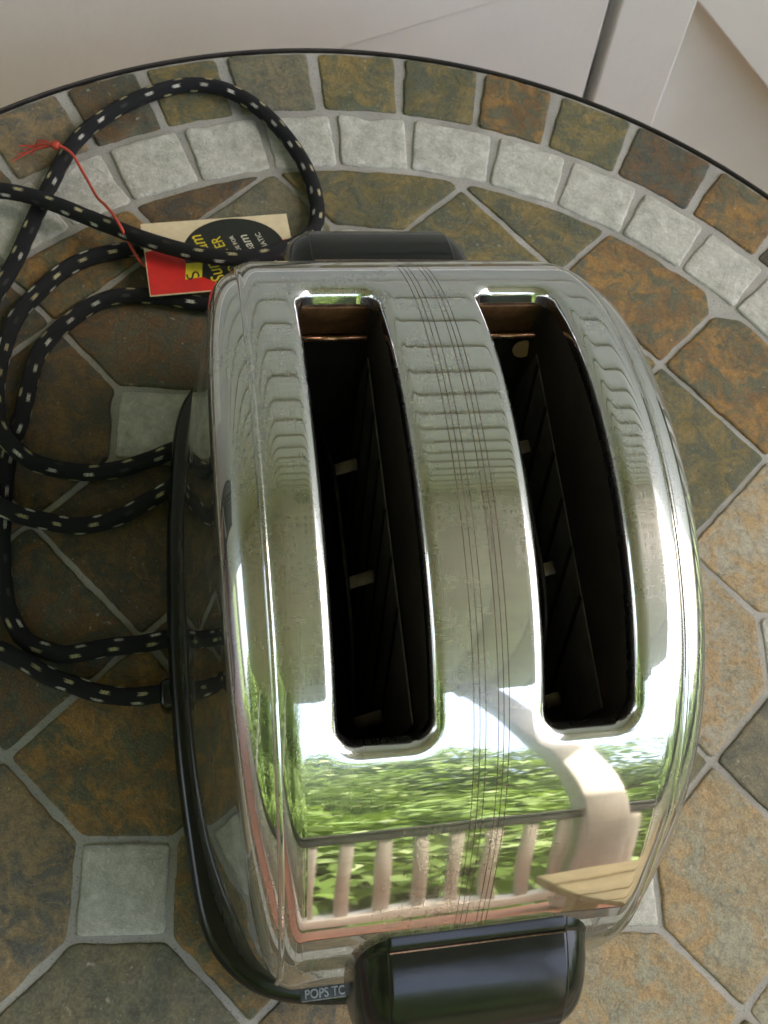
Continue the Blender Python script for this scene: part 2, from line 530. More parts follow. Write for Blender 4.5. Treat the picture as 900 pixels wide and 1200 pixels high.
# porch railing
RV = -1.80
rail = proot('porch_railing', 0, RV, 0)
tag(rail, 'long porch railing with dark grey top rail and beige square balusters', 'railing')
RTOP = 0.89
U0, U1 = -5.4, 0.97
pbox('rail_cap', U0, U1, RV - 0.042, RV + 0.042, RTOP - 0.034, RTOP, M_RAIL, rail, 0.006)
pbox('top_rail', U0, U1, RV - 0.03, RV + 0.03, RTOP - 0.125, RTOP - 0.035, M_RAIL, rail, 0.003)
pbox('bottom_rail', U0, U1, RV - 0.03, RV + 0.03, 0.10, 0.155, M_BALU, rail, 0.004)
BH = RTOP - 0.126 - 0.156
bmz = box_mesh('baluster', 0.028, 0.028, BH, 0.002, 1, (0, 0, BH / 2))
for i in range(84):
    o = link('baluster', bmz, M_BALU, rail)
    o.location = (U1 - 0.05 - i * 0.075, 0, 0.156)

sr = proot('side_railing', 0.90, -0.6, 0)
tag(sr, 'short side railing closing the open end of the porch', 'railing')
SV0, SV1, SU = RV + 0.10, WALL_V - 0.05, 0.90
pbox('rail_cap', SU - 0.075, SU + 0.075, SV0, SV1, RTOP - 0.034, RTOP, M_RAIL, sr, 0.006)
pbox('top_rail', SU - 0.03, SU + 0.03, SV0, SV1, RTOP - 0.125, RTOP - 0.035, M_RAIL, sr, 0.003)
pbox('bottom_rail', SU - 0.03, SU + 0.03, SV0, SV1, 0.10, 0.155, M_BALU, sr, 0.004)
for i in range(30):
    o = link('baluster', bmz, M_BALU, sr)
    o.location = (0, SV0 + 0.03 + i * 0.074 + 0.6, 0.156)

def post(u, label):
    p = proot('porch_post', u, RV, 0)
    tag(p, label, 'post')
    w = 0.048
    pbox('shaft', u - w, u + w, RV - w, RV + w, 0.14, 2.84, M_POST, p, 0.006)
    pbox('plinth', u - w - .008, u + w + .008, RV - w - .008, RV + w + .008, 0.001, 0.14, M_POST, p, 0.006)
    pbox('capital', u - w - .008, u + w + .008, RV - w - .008, RV + w + .008, 2.84, 2.963, M_POST, p, 0.006)
post(0.70, 'off-white square porch post mirrored in the front of the toaster')
post(-2.3, 'off-white square porch post further along the railing')

# slatted wooden bench and dark metal chair, both mirrored in the chrome
M_WOOD = plain('pale_bench_wood', (0.50, 0.40, 0.22), 0.55, 0, 25, 0.18, 0.0005, 90)
M_BLACKMETAL = plain('black_chair_metal', (0.012, 0.012, 0.013), 0.4, 0.3, 60, 0.2)
be = proot('wooden_bench', 0.60, -0.86, 0)
tag(be, 'pale slatted wooden bench in front of the porch post', 'bench')
for i in range(5):
    v0 = -1.08 + i * 0.092
    pbox('slat', 0.34, 0.86, v0, v0 + 0.082, 0.475, 0.50, M_WOOD, be, 0.004)
for uu in (0.38, 0.78):
    pbox('cross_beam', uu, uu + 0.04, -1.06, -0.64, 0.43, 0.474, M_WOOD, be, 0.003)
    for vv_ in (-1.05, -0.69):
        pbox('leg', uu, uu + 0.04, vv_, vv_ + 0.04, 0.001, 0.429, M_WOOD, be, 0.003)
ch = proot('metal_chair', -1.15, 0.18, 0)
tag(ch, 'black metal chair with slatted back standing against the clapboard wall', 'chair')
pbox('seat', -1.38, -0.92, -0.08, 0.36, 0.43, 0.455, M_BLACKMETAL, ch, 0.008)
for uu in (-1.38, -0.945):
    pbox('rear_leg', uu, uu + 0.025, 0.36, 0.385, 0.001, 0.98, M_BLACKMETAL, ch, 0.004)
    pbox('front_leg', uu, uu + 0.025, -0.08, -0.055, 0.001, 0.429, M_BLACKMETAL, ch, 0.004)
pbox('back_rail', -1.354, -0.946, 0.361, 0.384, 0.94, 0.98, M_BLACKMETAL, ch, 0.004)
pbox('back_rail', -1.354, -0.946, 0.361, 0.384, 0.50, 0.53, M_BLACKMETAL, ch, 0.004)
for i in range(8):
    uu = -1.33 + i * 0.05
    pbox('back_slat', uu, uu + 0.018, 0.366, 0.38, 0.531, 0.939, M_BLACKMETAL, ch, 0.002)

# trees beyond the railing
def crown_mesh(seed, n, rx, rz):
    rnd = random.Random(seed)
    blobs = []
    for i in range(26):
        a = rnd.uniform(0, 2 * pi); r = rx * sqrt(rnd.random()) * 0.85; z = rnd.uniform(-1, 1)
        r *= sqrt(max(0.05, 1 - z * z * 0.8))
        blobs.append((Vector((r * cos(a), r * sin(a), z * rz)), rnd.uniform(0.28, 0.52) * rx))
    V, F = [], []
    for i in range(n):
        c, br = rnd.choice(blobs)
        dv = Vector((rnd.gauss(0, 1), rnd.gauss(0, 1), rnd.gauss(0, 1))).normalized()
        p = c + dv * br * rnd.uniform(0.72, 1.05)
        nrm = (dv + Vector((rnd.gauss(0, .6), rnd.gauss(0, .6), rnd.gauss(0.3, .6)))).normalized()
        t1 = nrm.orthogonal().normalized()
        t1 = (Matrix.Rotation(rnd.uniform(0, 2 * pi), 3, nrm) @ t1)
        t2 = nrm.cross(t1)
        s = rnd.uniform(0.045, 0.095)
        b = len(V)
        V += [p - t1 * s, p + t2 * s * .55, p + t1 * s * 1.1, p - t2 * s * .55]
        F.append((b, b + 1, b + 2, b + 3))
    return pydata('crown', V, F, False)
def trunk_mesh(seed, h, r):
    rnd = random.Random(seed)
    bm = bmesh.new()
    me_all = []
    def limb(a, b, r0, r1):
        pts = [a.lerp(b, k / 4) + Vector((rnd.gauss(0, .04), rnd.gauss(0, .04), 0)) * (1 if 0 < k < 4 else 0) for k in range(5)]
        m = tube_mesh('t', pts, [r0 + (r1 - r0) * k / 4 for k in range(5)], 8)
        bm.from_mesh(m); bpy.data.meshes.remove(m)
    limb(Vector((0, 0, 0)), Vector((0.1, 0, h)), r, r * .55)
    for k in range(6):
        a = k * 1.05 + rnd.random(); z = h * (0.45 + 0.08 * k)
        limb(Vector((0.05, 0, z)), Vector((cos(a) * h * .38, sin(a) * h * .38, z + h * .45)), r * .4, r * .1)
    me = bpy.data.meshes.new('trunk'); bm.to_mesh(me); bm.free()
    me.polygons.foreach_set('use_smooth', [True] * len(me.polygons))
    return me
crowns = [crown_mesh(3, 20000, 2.0, 1.9), crown_mesh(5, 20000, 2.1, 2.2), crown_mesh(8, 14000, 1.5, 1.0)]
trunk = trunk_mesh(4, 3.2, 0.16)
strunk = trunk_mesh(6, 0.9, 0.05)
rt = random.Random(11)
TREES = []
for i in range(17):
    TREES.append((-13 + i * 1.75 + rt.uniform(-.5, .5), -6.6 + rt.uniform(-1.6, .6), rt.uniform(0.98, 1.22), i % 2))
for i in range(9):
    TREES.append((-15 + i * 3.8 + rt.uniform(-.8, .8), -10.5 + rt.uniform(-1, 1), rt.uniform(1.0, 1.25), (i + 1) % 2))
for i, (u, v, s, k) in enumerate(TREES):
    if u > 2.4: s *= 0.66  # right-hand trees shrunk to let more skylight onto the table
    if u < -3.5: s *= 1.45  # left-hand trees enlarged to hold back skylight from the left
    e = proot('leafy_tree', u, v, -0.6)
    tag(e, 'leafy green tree in the wood beyond the porch railing', 'tree', 'trees beyond the porch railing')
    e.rotation_euler = (0, 0, rt.uniform(0, 6.28)); e.scale = (s, s, s)
    link('trunk', trunk, M_TRUNK, e)
    c = link('crown', crowns[k], M_LEAF[k], e)
    c.location = (0.1, 0, 3.6)
for i in range(17):
    s = rt.uniform(0.8, 1.1)
    e = proot('leafy_shrub', -11 + i * 1.4 + rt.uniform(-.4, .4), -4.0 + rt.uniform(-.5, .5), -0.6)
    tag(e, 'low leafy shrub growing just outside the porch railing', 'shrub', 'shrubs outside the porch')
    e.rotation_euler = (0, 0, rt.uniform(0, 6.28)); e.scale = (s, s, s)
    link('stem', strunk, M_TRUNK, e)
    c = link('crown', crowns[2], M_LEAF[i % 2], e)
    c.location = (0, 0, 0.95)

# ================================================================== table
table = empty('mosaic_table', (TABC[0], TABC[1], 0), 0)
tag(table, 'round slate mosaic table with pale stone ring and dark metal rim', 'table')
R1, R2, R3 = 0.3500, 0.3068, 0.2704
def ring_slab(name, prof, n, mat):
    V, F = [], []
    for (r, z) in prof:
        for k in range(n):
            a = 2 * pi * k / n
            V.append((r * cos(a), r * sin(a), z))
    for i in range(len(prof) - 1):
        for k in range(n):
            l = (k + 1) % n
            F.append((i * n + k, i * n + l, (i + 1) * n + l, (i + 1) * n + k))
    return V, F
GZ = ZT - 0.0011
V, F = ring_slab('grout_bed', [(0.001, ZT - 0.022), (R1 - 0.001, ZT - 0.022), (R1 - 0.001, GZ), (0.2, GZ), (0.001, GZ)], 160, M_GROUT)
link('grout_bed', pydata('grout_bed', V, F, False), M_GROUT, table)
pr = [(R1 + .0002, ZT - .030), (R1 + .0022, ZT - .030), (R1 + .0026, ZT - .026), (R1 + .0026, ZT - .003), (R1 + .0021, ZT - .0008), (R1 + .0013, ZT + .0003), (R1 + .0006, ZT - .0004), (R1 + .0002, ZT - .003), (R1 + .0002, ZT - .030)]
V, F = ring_slab('rim', pr, 200, M_IRON)
link('rim', pydata('rim', V, F), M_IRON, table)
for k in range(4):
    a = radians(45 + 90 * k)
    pts = catmull([(0.27 * cos(a), 0.27 * sin(a), ZT - .023), (0.20 * cos(a), 0.20 * sin(a), 0.45), (0.17 * cos(a), 0.17 * sin(a), 0.25), (0.30 * cos(a), 0.30 * sin(a), 0.006)], 6)
    link('leg', tube_mesh('leg', pts, 0.011, 10), M_IRON, table)
V, F = [], []
link('leg_ring', tube_mesh('leg_ring', [(0.18 * cos(t * pi / 20), 0.18 * sin(t * pi / 20), 0.27) for t in range(40)], 0.006, 8, True), M_IRON, table)

# slate tones: (tone_a, tone_b, tone_c)
OLIVE = ((0.13, 0.118, 0.045), (0.24, 0.175, 0.055), (0.10, 0.11, 0.065))
RUST = ((0.19, 0.105, 0.034), (0.35, 0.185, 0.045), (0.115, 0.115, 0.062))
DARK = ((0.055, 0.062, 0.045), (0.095, 0.098, 0.062), (0.16, 0.085, 0.03))
SAND = ((0.35, 0.265, 0.14), (0.43, 0.29, 0.13), (0.33, 0.31, 0.21))
PALE = ((0.35, 0.305, 0.20), (0.39, 0.355, 0.26), (0.42, 0.29, 0.14))
GREY = ((0.105, 0.11, 0.075), (0.16, 0.155, 0.10), (0.20, 0.17, 0.095))
TANB = ((0.29, 0.20, 0.095), (0.33, 0.235, 0.115), (0.135, 0.13, 0.10))
BROWN = ((0.105, 0.062, 0.026), (0.18, 0.105, 0.035), (0.07, 0.065, 0.045))
SLATED = ((0.085, 0.09, 0.085), (0.13, 0.13, 0.12), (0.36, 0.34, 0.28))
ALLT = [OLIVE, RUST, DARK, SAND, PALE, GREY, TANB, BROWN]
rng = random.Random(21)

def clip(P, n, d):
    out = []
    for i in range(len(P)):
        a, b = P[i], P[(i + 1) % len(P)]
        da, db = a.dot(n) - d, b.dot(n) - d
        if da <= 0: out.append(a)
        if da * db < 0: out.append(a.lerp(b, da / (da - db)))
    return out
def area(P):
    return 0.5 * sum(P[i].x * P[(i + 1) % len(P)].y - P[(i + 1) % len(P)].x * P[i].y for i in range(len(P)))
def inset_poly(P, d):
    Q = list(P)
    for i in range(len(P)):
        a, b = P[i], P[(i + 1) % len(P)]
        e = (b - a)
        if e.length < 1e-6: continue
        n = Vector((e.y, -e.x)).normalized()
        Q = clip(Q, n, a.dot(n) - d)
        if len(Q) < 3: return []
    return Q

def tile_object(name, P, mat, tones, seed, rough_edge=0.0011, bump=0.0004):
    """P: convex outline (Vector2, table coords, CCW) -> a tumbled stone tile"""
    c = sum(P, Vector((0, 0))) / len(P)
    # rounded, resampled, worn outline
    per = [(P[i], P[(i + 1) % len(P)]) for i in range(len(P))]
    pts = []
    for a, b in per:
        L = (b - a).length
        n = max(1, int(L / 0.0022))
        for k in range(n): pts.append(a.lerp(b, k / n))
    for it in range(1):
        pts = [(pts[i - 1] + pts[i] * 2 + pts[(i + 1) % len(pts)]) / 4 for i in range(len(pts))]
    out = []
    for p in pts:
        q = Vector((p.x * 95 + seed * 3.1, p.y * 95, seed * 1.7))
        w = noise.noise(q) * 0.6 + noise.noise(q * 2.7) * 0.45 - 0.25
        chip = max(0.0, noise.noise(q * 0.6 + Vector((9, 4, 2))) - 0.42) * 3.0
        dr = (c - p)
        if dr.length > 1e-6:
            p = p + dr.normalized() * (rough_edge * (-w) + chip * rough_edge * 1.4)
        out.append(p)
    n = len(out)
    lift = rng.uniform(-0.0003, 0.0005)
    tilt = Vector((rng.uniform(-.012, .012), rng.uniform(-.012, .012)))
    loops = [(1.0, -0.0030), (1.0, -0.0009), (0.985, -0.0002), (0.955, 0.00005), (0.72, 0.0), (0.42, 0.0)]
    V, F = [], []
    for (s, z) in loops:
        for p in out:
            dlt = p - c
            if s > .9 and s < 1: dl = dlt * (1 - (1 - s) * 0.034 / max(dlt.length, 0.01))
            else: dl = dlt * s
            zz = z
            if z > -0.002:
                qq = Vector(((c + dl).x * 70, (c + dl).y * 70, seed))
                zz += noise.noise(qq) * bump + lift + tilt.dot(dl)
            V.append((dl.x, dl.y, zz))
    V.append((0, 0, lift))
    for i in range(len(loops) - 1):
        for k in range(n):
            l = (k + 1) % n
            F.append((i * n + k, i * n + l, (i + 1) * n + l, (i + 1) * n + k))
    for k in range(n):
        F.append(((len(loops) - 1) * n + k, (len(loops) - 1) * n + (k + 1) % n, len(V) - 1))
    o = link(name, pydata(name, V, F), mat, table)
    o.location = (c.x, c.y, ZT)
    if tones:
        j = rng.uniform(0.9, 1.1)
        for nm, t in zip(('tone_a', 'tone_b', 'tone_c'), tones):
            o[nm] = [x * j for x in t]
    return o

LA = radians(22.5)
def lat(x, y): return Vector((x * cos(LA) - y * sin(LA), x * sin(LA) + y * cos(LA)))
C0 = (-0.0142, 0.0092); H = 0.0508
known = {  # tile centres in lattice steps -> tones; shade on the left and light on the right partly painted in
    (-3, -2): TANB, (-2, -1): RUST, (-2, -3): GREY, (-1, -2): RUST, (3, -2): SAND, (2, -3): SAND, (4, -1): GREY,
    (3, 0): PALE, (4, 1): PALE, (3, 2): OLIVE, (4, 3): RUST, (3, 4): RUST, (5, 2): SLATED, (4, -3): SAND,
    (2, 5): OLIVE, (1, 4): OLIVE, (0, 5): OLIVE, (2, 3): OLIVE, (-1, 4): GREY, (-2, 5): BROWN, (0, 3): OLIVE,
    (-2, 3): DARK, (-3, 2): BROWN, (-2, 1): BROWN, (-3, 0): DARK, (-1, 2): DARK, (-1, 0): BROWN, (-4, 1): DARK,
    (0, -3): TANB, (1, -2): TANB, (-4, 3): DARK, (-4, -1): DARK,
}
seed = 0
GR = 0.0012
for i in range(-7, 8):
    for j in range(-7, 8):
        if (i + j) % 2 == 0: continue        # diamond centres sit at odd sums
        cx_, cy_ = C0[0] + i * H, C0[1] + j * H
        P = [Vector((cx_ + H, cy_)), Vector((cx_, cy_ + H)), Vector((cx_ - H, cy_)), Vector((cx_, cy_ - H))]
        P = inset_poly(P, GR)
        # cut the corner that meets a small pale square (vertices at even/even with even half-sum)
        for dx, dy in ((1, 0), (-1, 0), (0, 1), (0, -1)):
            a, b = i + dx, j + dy
            if a % 2 == 0 and b % 2 == 0 and ((a + b) // 2) % 2 == 0:
                vx, vy = C0[0] + a * H, C0[1] + b * H
                n = Vector((dx, dy))
                P = clip(P, n, Vector((vx, vy)).dot(n) - 0.0172 - 2 * GR)
        P = [lat(p.x, p.y) for p in P]
        for k in range(96):
            t = 2 * pi * k / 96
            P = clip(P, Vector((cos(t), sin(t))), R3 - 0.0025)
            if len(P) < 3: break
        if len(P) < 3 or area(P) < 0.00009: continue
        seed += 1
        tones = known.get((i, j)) or rng.choice(ALLT)
        tile_object('slate_tile', P, M_SLATE, tones, seed)
for a in range(-6, 7, 2):
    for b in range(-6, 7, 2):
        if ((a + b) // 2) % 2: continue
        vx, vy = C0[0] + a * H, C0[1] + b * H
        if math.hypot(vx, vy) > R3 - 0.02: continue
        h = 0.0172
        P = [lat(vx + x * h, vy + y * h) for x, y in ((-1, -1), (1, -1), (1, 1), (-1, 1))]
        seed += 1
        tile_object('pale_square_tile', P, M_QUARTZ, None, seed, 0.0010, 0.0005)
# outer slate ring and pale ring
OUTT = {71.7: RUST, 79.9: DARK, 88.6: OLIVE, 96.4: RUST, 103.9: OLIVE, 111.8: OLIVE, 120.0: GREY, 128.3: OLIVE, 135.7: DARK, 142.9: TANB}
gaps = sorted(OUTT)
def fill(gl_, step):
    g = list(gl_)
    span = 360 - (g[-1] - g[0])
    n = round(span / step)
    return g + [g[-1] + span * k / n for k in range(1, n)]
og = fill(gaps, 8.0)
for k, a0 in enumerate(og):
    a1 = og[(k + 1) % len(og)] + (360 if k == len(og) - 1 else 0)
    ra, rb = R2 + 0.002, R1 - 0.0018
    g0, g1 = rng.uniform(.0010, .0022), rng.uniform(.0010, .0022)
    t0i, t1i = radians(a0) + g0 / ra, radians(a1) - g1 / ra
    t0o, t1o = radians(a0) + (g0 + .0012) / rb, radians(a1) - (g1 + .0012) / rb
    m = 3
    P = [Vector((rb * cos(t0o + (t1o - t0o) * q / m), rb * sin(t0o + (t1o - t0o) * q / m))) for q in range(m + 1)]
    P += [Vector((ra * cos(t1i + (t0i - t1i) * q / m), ra * sin(t1i + (t0i - t1i) * q / m))) for q in range(m + 1)]
    seed += 1
    if 71 < a0 < 143: tn = OUTT[a0]
    else: tn = rng.choice([OLIVE, RUST, DARK, GREY, BROWN, TANB])
    tile_object('border_slate_tile', P, M_SLATE, tn, seed)
wg = fill(sorted([69.8, 77.4, 85.3, 93.5, 101.6, 110.8, 118.8, 126.3, 134.5, 142.3, 149.4]), 8.1)
for k, a0 in enumerate(wg):
    a1 = wg[(k + 1) % len(wg)] + (360 if k == len(wg) - 1 else 0)
    am = radians((a0 + a1) / 2)
    ra, rb = R3 + 0.0008, R2 - 0.0018
    half = ra * (radians(a1 - a0) / 2) - 0.0007
    ex, ey = Vector((cos(am), sin(am))), Vector((-sin(am), cos(am)))
    P = [ex * ra + ey * -half, ex * rb + ey * (-half - .0006), ex * rb + ey * (half + .0006), ex * ra + ey * half]
    if area(P) < 0: P.reverse()
    seed += 1
    tile_object('pale_border_tile', P, M_QUARTZ, None, seed, 0.0011, 0.0006)

# ================================================================== toaster
toaster = empty('pop_up_toaster', (TPOS[0], TPOS[1], ZT), YAW)
tag(toaster, 'vintage chrome two-slot toaster with black handles on the mosaic table', 'toaster')
mm = 0.001
W0, Z0, ZB = 57.0, 198.7, 22.0
# curvature (1/mm) against arc length from the crown: domed top, slanting shoulder, upright foot
KN = [(0, .00700), (35, .00733), (70, .00955), (100, .00945), (130, .0005), (165, .01375), (215, .0014), (400, .0014)]
def kap(x):
    for (a, p), (b, q) in zip(KN, KN[1:]):
        if x <= b:
            t = (x - a) / (b - a)
            return p + (q - p) * t
    return 0.0
half = [(0.0, Z0)]
tau, hv, hz_ = 0.0, 0.0, Z0
while hz_ > ZB:
    x = len(half) * 0.1
    tau += kap(x) * 0.1
    hv += cos(tau) * 0.1; hz_ -= sin(tau) * 0.1
    half.append((hv, hz_))
VF = max(p[0] for p in half)
pts_ = [(-a, b) for a, b in half[::-1]] + half[1:]
NA = len(pts_) - 1
arc = [0.0]
for i in range(1, NA + 1):
    arc.append(arc[-1] + math.hypot(pts_[i][0] - pts_[i - 1][0], pts_[i][1] - pts_[i - 1][1]))
ALEN = arc[-1]
import bisect
def at_arc(s):
    s = min(max(s, 0), ALEN - 1e-9)
    i = max(1, bisect.bisect_right(arc, s))
    i = min(i, NA)
    t = (s - arc[i - 1]) / max(1e-9, arc[i] - arc[i - 1])
    a, b = pts_[i - 1], pts_[i]
    j0, j1 = max(0, i - 20), min(NA, i + 20)
    dv, dz = pts_[j1][0] - pts_[j0][0], pts_[j1][1] - pts_[j0][1]
    L = math.hypot(dv, dz)
    nv, nz = -dz / L, dv / L
    return a[0] + (b[0] - a[0]) * t, a[1] + (b[1] - a[1]) * t, nv, nz
def arc_of_v(v):
    lo, hi = 0.0, ALEN
    for _ in range(50):
        m = (lo + hi) / 2
        if at_arc(m)[0] < v: lo = m
        else: hi = m
    return (lo + hi) / 2
def Wv(v): return W0 - 2.3 * (v / VF) ** 2
def drop(u, w):
    x = abs(u) / w
    e = max(0.0, (abs(u) - (w - 6.5)) / 6.5)
    return 0.35 * x * x + 2.4 * e ** 2.4
def shell_pt(u, s, extra=0.0):
    v, z, nv, nz = at_arc(s)
    w = Wv(v)
    uu = u * w / W0
    dd = drop(uu, w) + extra
    return (uu * mm, (v - nv * dd) * mm, (z - nz * dd) * mm)

S1, S2, LV = 15.8, 41.1, 70.0
sa, sb = arc_of_v(-LV), arc_of_v(LV)          # slot ends in arc length
scen, shalf = (sa + sb) / 2, (sb - sa) / 2
PADS, PADU = 9.0, 6.5
cell_s0, cell_s1 = sa - PADS, sb + PADS
UC = {-1: (-S2 - PADU, -S1 + PADU), 1: (S1 - PADU, S2 + PADU)}
bm = bmesh.new()
vcache = {}
def gv(u, s, extra=0.0, g=0):
    k = (round(u, 3), round(s, 3), round(extra, 3), g)
    if k not in vcache:
        vcache[k] = bm.verts.new(shell_pt(u, s, extra))
    return vcache[k]
def lin(a, b, n): return [a + (b - a) * i / n for i in range(n + 1)]
NUc, NSc = 24, 110
u_left = lin(-W0, UC[-1][0], 12)
u_cl = lin(UC[-1][0], UC[-1][1], NUc)
lines = [-4.9, -3.25, -1.6, 1.9, 3.4, 4.9]
gw = 0.12
u_mid = [UC[-1][1]]
for c in lines: u_mid += [c - gw, c, c + gw]
u_mid += [UC[1][0]]
u_mid = sorted(set(u_mid + [-6.5, -7.8, 0.15, 6.5, 7.8]))
u_mid = [x for x in u_mid if UC[-1][1] <= x <= UC[1][0]]
u_cr = lin(UC[1][0], UC[1][1], NUc)
u_right = lin(UC[1][1], W0, 12)
def joinl(*ls):
    o = []
    for l in ls:
        for x in l:
            if not o or abs(x - o[-1]) > 1e-6: o.append(x)
    return o
u_all = joinl(u_left, u_cl, u_mid, u_cr, u_right)
s_near = lin(0, cell_s0, 90)
s_cell = lin(cell_s0, cell_s1, NSc)
s_far = lin(cell_s1, ALEN, 90)
def is_line(u): return any(abs(u - c) < 1e-6 for c in lines)
def ex(u): return 0.16 if is_line(u) else 0.0
def grid(us, ss):
    for i in range(len(us) - 1):
        g = is_line(us[i]) or is_line(us[i + 1])
        for j in range(len(ss) - 1):
            f = bm.faces.new((gv(us[i], ss[j], ex(us[i]), g), gv(us[i + 1], ss[j], ex(us[i + 1]), g), gv(us[i + 1], ss[j + 1], ex(us[i + 1]), g), gv(us[i], ss[j + 1], ex(us[i]), g)))
            f.smooth = True
            f.material_index = 1 if g else 0
grid(u_all, s_near)
grid(u_all, s_far)
grid(u_left, s_cell)
grid(joinl(u_mid), s_cell)
grid(u_right, s_cell)
RIMS = {}
CR = 6.0       # slot corner radius
LIP = 3.6
def slot_outline(u0, u1, t0, t1, r, nu, ns):
    """closed list of (u,s) matching the cell boundary order: bottom, right, top, left"""
    def side(pa, pb, ca, cb, a0, n):
        # from the middle of corner A round to the middle of corner B, equal shares per segment
        q = 5
        out = []
        for k in range(q):
            t = a0 - pi / 4 + (pi / 4) * k / q
            out.append((ca[0] + r * cos(t), ca[1] + r * sin(t)))
        A_ = (ca[0] + r * cos(a0), ca[1] + r * sin(a0)); B_ = (cb[0] + r * cos(a0), cb[1] + r * sin(a0))
        m = n - 2 * q
        for k in range(m):
            out.append((A_[0] + (B_[0] - A_[0]) * k / m, A_[1] + (B_[1] - A_[1]) * k / m))
        for k in range(q):
            t = a0 + (pi / 4) * k / q
            out.append((cb[0] + r * cos(t), cb[1] + r * sin(t)))
        return out
    bl, br, tr, tl = (u0 + r, t0 + r), (u1 - r, t0 + r), (u1 - r, t1 - r), (u0 + r, t1 - r)
    o = side(None, None, bl, br, -pi / 2, nu)
    o += side(None, None, br, tr, 0, ns)
    o += side(None, None, tr, tl, pi / 2, nu)
    o += side(None, None, tl, bl, pi, ns)
    return o
for sgn in (-1, 1):
    u0, u1 = (-S2, -S1) if sgn < 0 else (S1, S2)
    c0, c1 = UC[sgn]
    us, ss = lin(c0, c1, NUc), s_cell
    outer = [(u, ss[0]) for u in us[:-1]] + [(us[-1], s) for s in ss[:-1]] + [(u, ss[-1]) for u in us[::-1][:-1]] + [(us[0], s) for s in ss[::-1][:-1]]
    lipo = slot_outline(u0 - LIP, u1 + LIP, sa - LIP, sb + LIP, CR + LIP, NUc, NSc)
    inner = slot_outline(u0, u1, sa, sb, CR, NUc, NSc)
    prev = [gv(*p) for p in outer]
    N = len(prev)
    loops = []
    for k in (0.35, 0.7, 1.0):
        loops.append([(o[0] + (l[0] - o[0]) * k, o[1] + (l[1] - o[1]) * k, 0.0) for o, l in zip(outer, lipo)])
    for k in range(1, 9):
        a = (pi / 2) * k / 8
        f = sin(a)
        loops.append([(l[0] + (i[0] - l[0]) * f, l[1] + (i[1] - l[1]) * f, LIP * 0.95 * (1 - cos(a))) for l, i in zip(lipo, inner)])
    loops.append([(i[0], i[1], LIP * 0.95 + 3.0) for i in inner])
    for lp in loops:
        cur = [bm.verts.new(shell_pt(*p)) for p in lp]
        for i in range(N):
            j = (i + 1) % N
            f = bm.faces.new((prev[i], prev[j], cur[j], cur[i]))
            f.smooth = True
        prev = cur
    RIMS[sgn] = [tuple(v.co) for v in prev]
bmesh.ops.recalc_face_normals(bm, faces=bm.faces[:])
me = bpy.data.meshes.new('shell')
bm.to_mesh(me)
if me.polygons[0].normal.y > 0 and False: pass
bm.free()
link('shell', me, [M_CHROME, M_GROOVE], toaster)

# side panels, bulging out below the seam
def Ub(v):
    x = min(1.0, abs(v) / VF)
    return 54.0 + 27.4 * max(0.0, 1 - x ** 2.5) ** 0.5
def side_panel(sg):
    V, F = [], []
    ns, nq = 150, 46
    svals = [ALEN * (0.5 - 0.5 * cos(pi * (i / ns))) * 0.5 + 0.5 * ALEN * i / ns for i in range(ns + 1)]
    for s in svals:
        v, z, nv, nz = at_arc(s)
        w = Wv(v)
        d0 = drop(w, w) + 1.0
        v2, z2 = v - nv * d0, z - nz * d0
        a = max(0.0, Ub(v) - w)
        hz = max(0.5, z2 - ZB)
        b = min(15.0, hz * 0.5)
        for k in range(nq + 1):
            t = k / nq
            if t < 0.55:
                ps = (pi / 2) * (t / 0.55)
                u = w - 0.6 + (a * 0.52) * sin(ps)
                q = b * (1 - cos(ps))
            else:
                x = (t - 0.55) / 0.45
                u = w - 0.6 + a * (0.52 + 0.48 * (0.65 * x + 0.35 * x * (2 - x)))
                q = b + (hz - b) * x
            V.append((sg * u * mm, v2 * mm, (z2 - q) * mm))
    n = nq + 1
    for i in range(ns):
        for k in range(nq):
            f = (i * n + k, (i + 1) * n + k, (i + 1) * n + k + 1, i * n + k + 1)
            F.append(f if sg < 0 else f[::-1])
    o = link('side_panel', pydata('side_panel', V, F), M_CHROME, toaster)
    # rolled seam bead
    pts = []
    for i in range(161):
        s = ALEN * i / 160
        v, z, nv, nz = at_arc(s)
        w = Wv(v)
        d0 = drop(w, w) + 0.5
        pts.append((sg * (w - 0.2) * mm, (v - nv * d0) * mm, (z - nz * d0) * mm))
    link('seam_bead', tube_mesh('seam_bead', pts, 1.25 * mm, 10), M_CHROME, toaster)
side_panel(-1)
side_panel(1)

# base
Q = [(0, -141), (-24, -140.4), (-43, -138), (-57, -133.5), (-66, -127), (-73, -118.5), (-77, -110), (-80, -97), (-82.6, -73), (-84.6, -49), (-85.6, -23), (-86, 0)]
ol = [Vector(q) for q in Q] + [Vector((x, -y)) for x, y in Q[-2::-1]] + [Vector((-x, -y)) for x, y in Q[1:]] + [Vector((-x, y)) for x, y in Q[-2:0:-1]]
ol = catmull([Vector((p.x, p.y, 0)) for p in ol], 5, True)
no = len(ol)
onrm = []
for i in range(no):
    t = (ol[(i + 1) % no] - ol[i - 1]).normalized()
    onrm.append(Vector((t.y, -t.x, 0)))
if onrm[0].dot(ol[0]) > 0: onrm = [-n for n in onrm]     # inward
bprof = [(17, 9.5), (4.0, 9.5)]
for k in range(1, 13):                    # half-round outer edge
    a = -pi / 2 + pi * k / 13
    bprof.append((5.0 - 5.0 * cos(a), 15.6 + 6.1 * sin(a)))
bprof += [(5.0, 21.8), (6.0, 22.4), (17, 22.4), (17, 9.5)]
V, F = [], []
for (ins, z) in bprof:
    for p, n in zip(ol, onrm):
        q = p + n * ins
        V.append((q.x * mm, q.y * mm, z * mm))
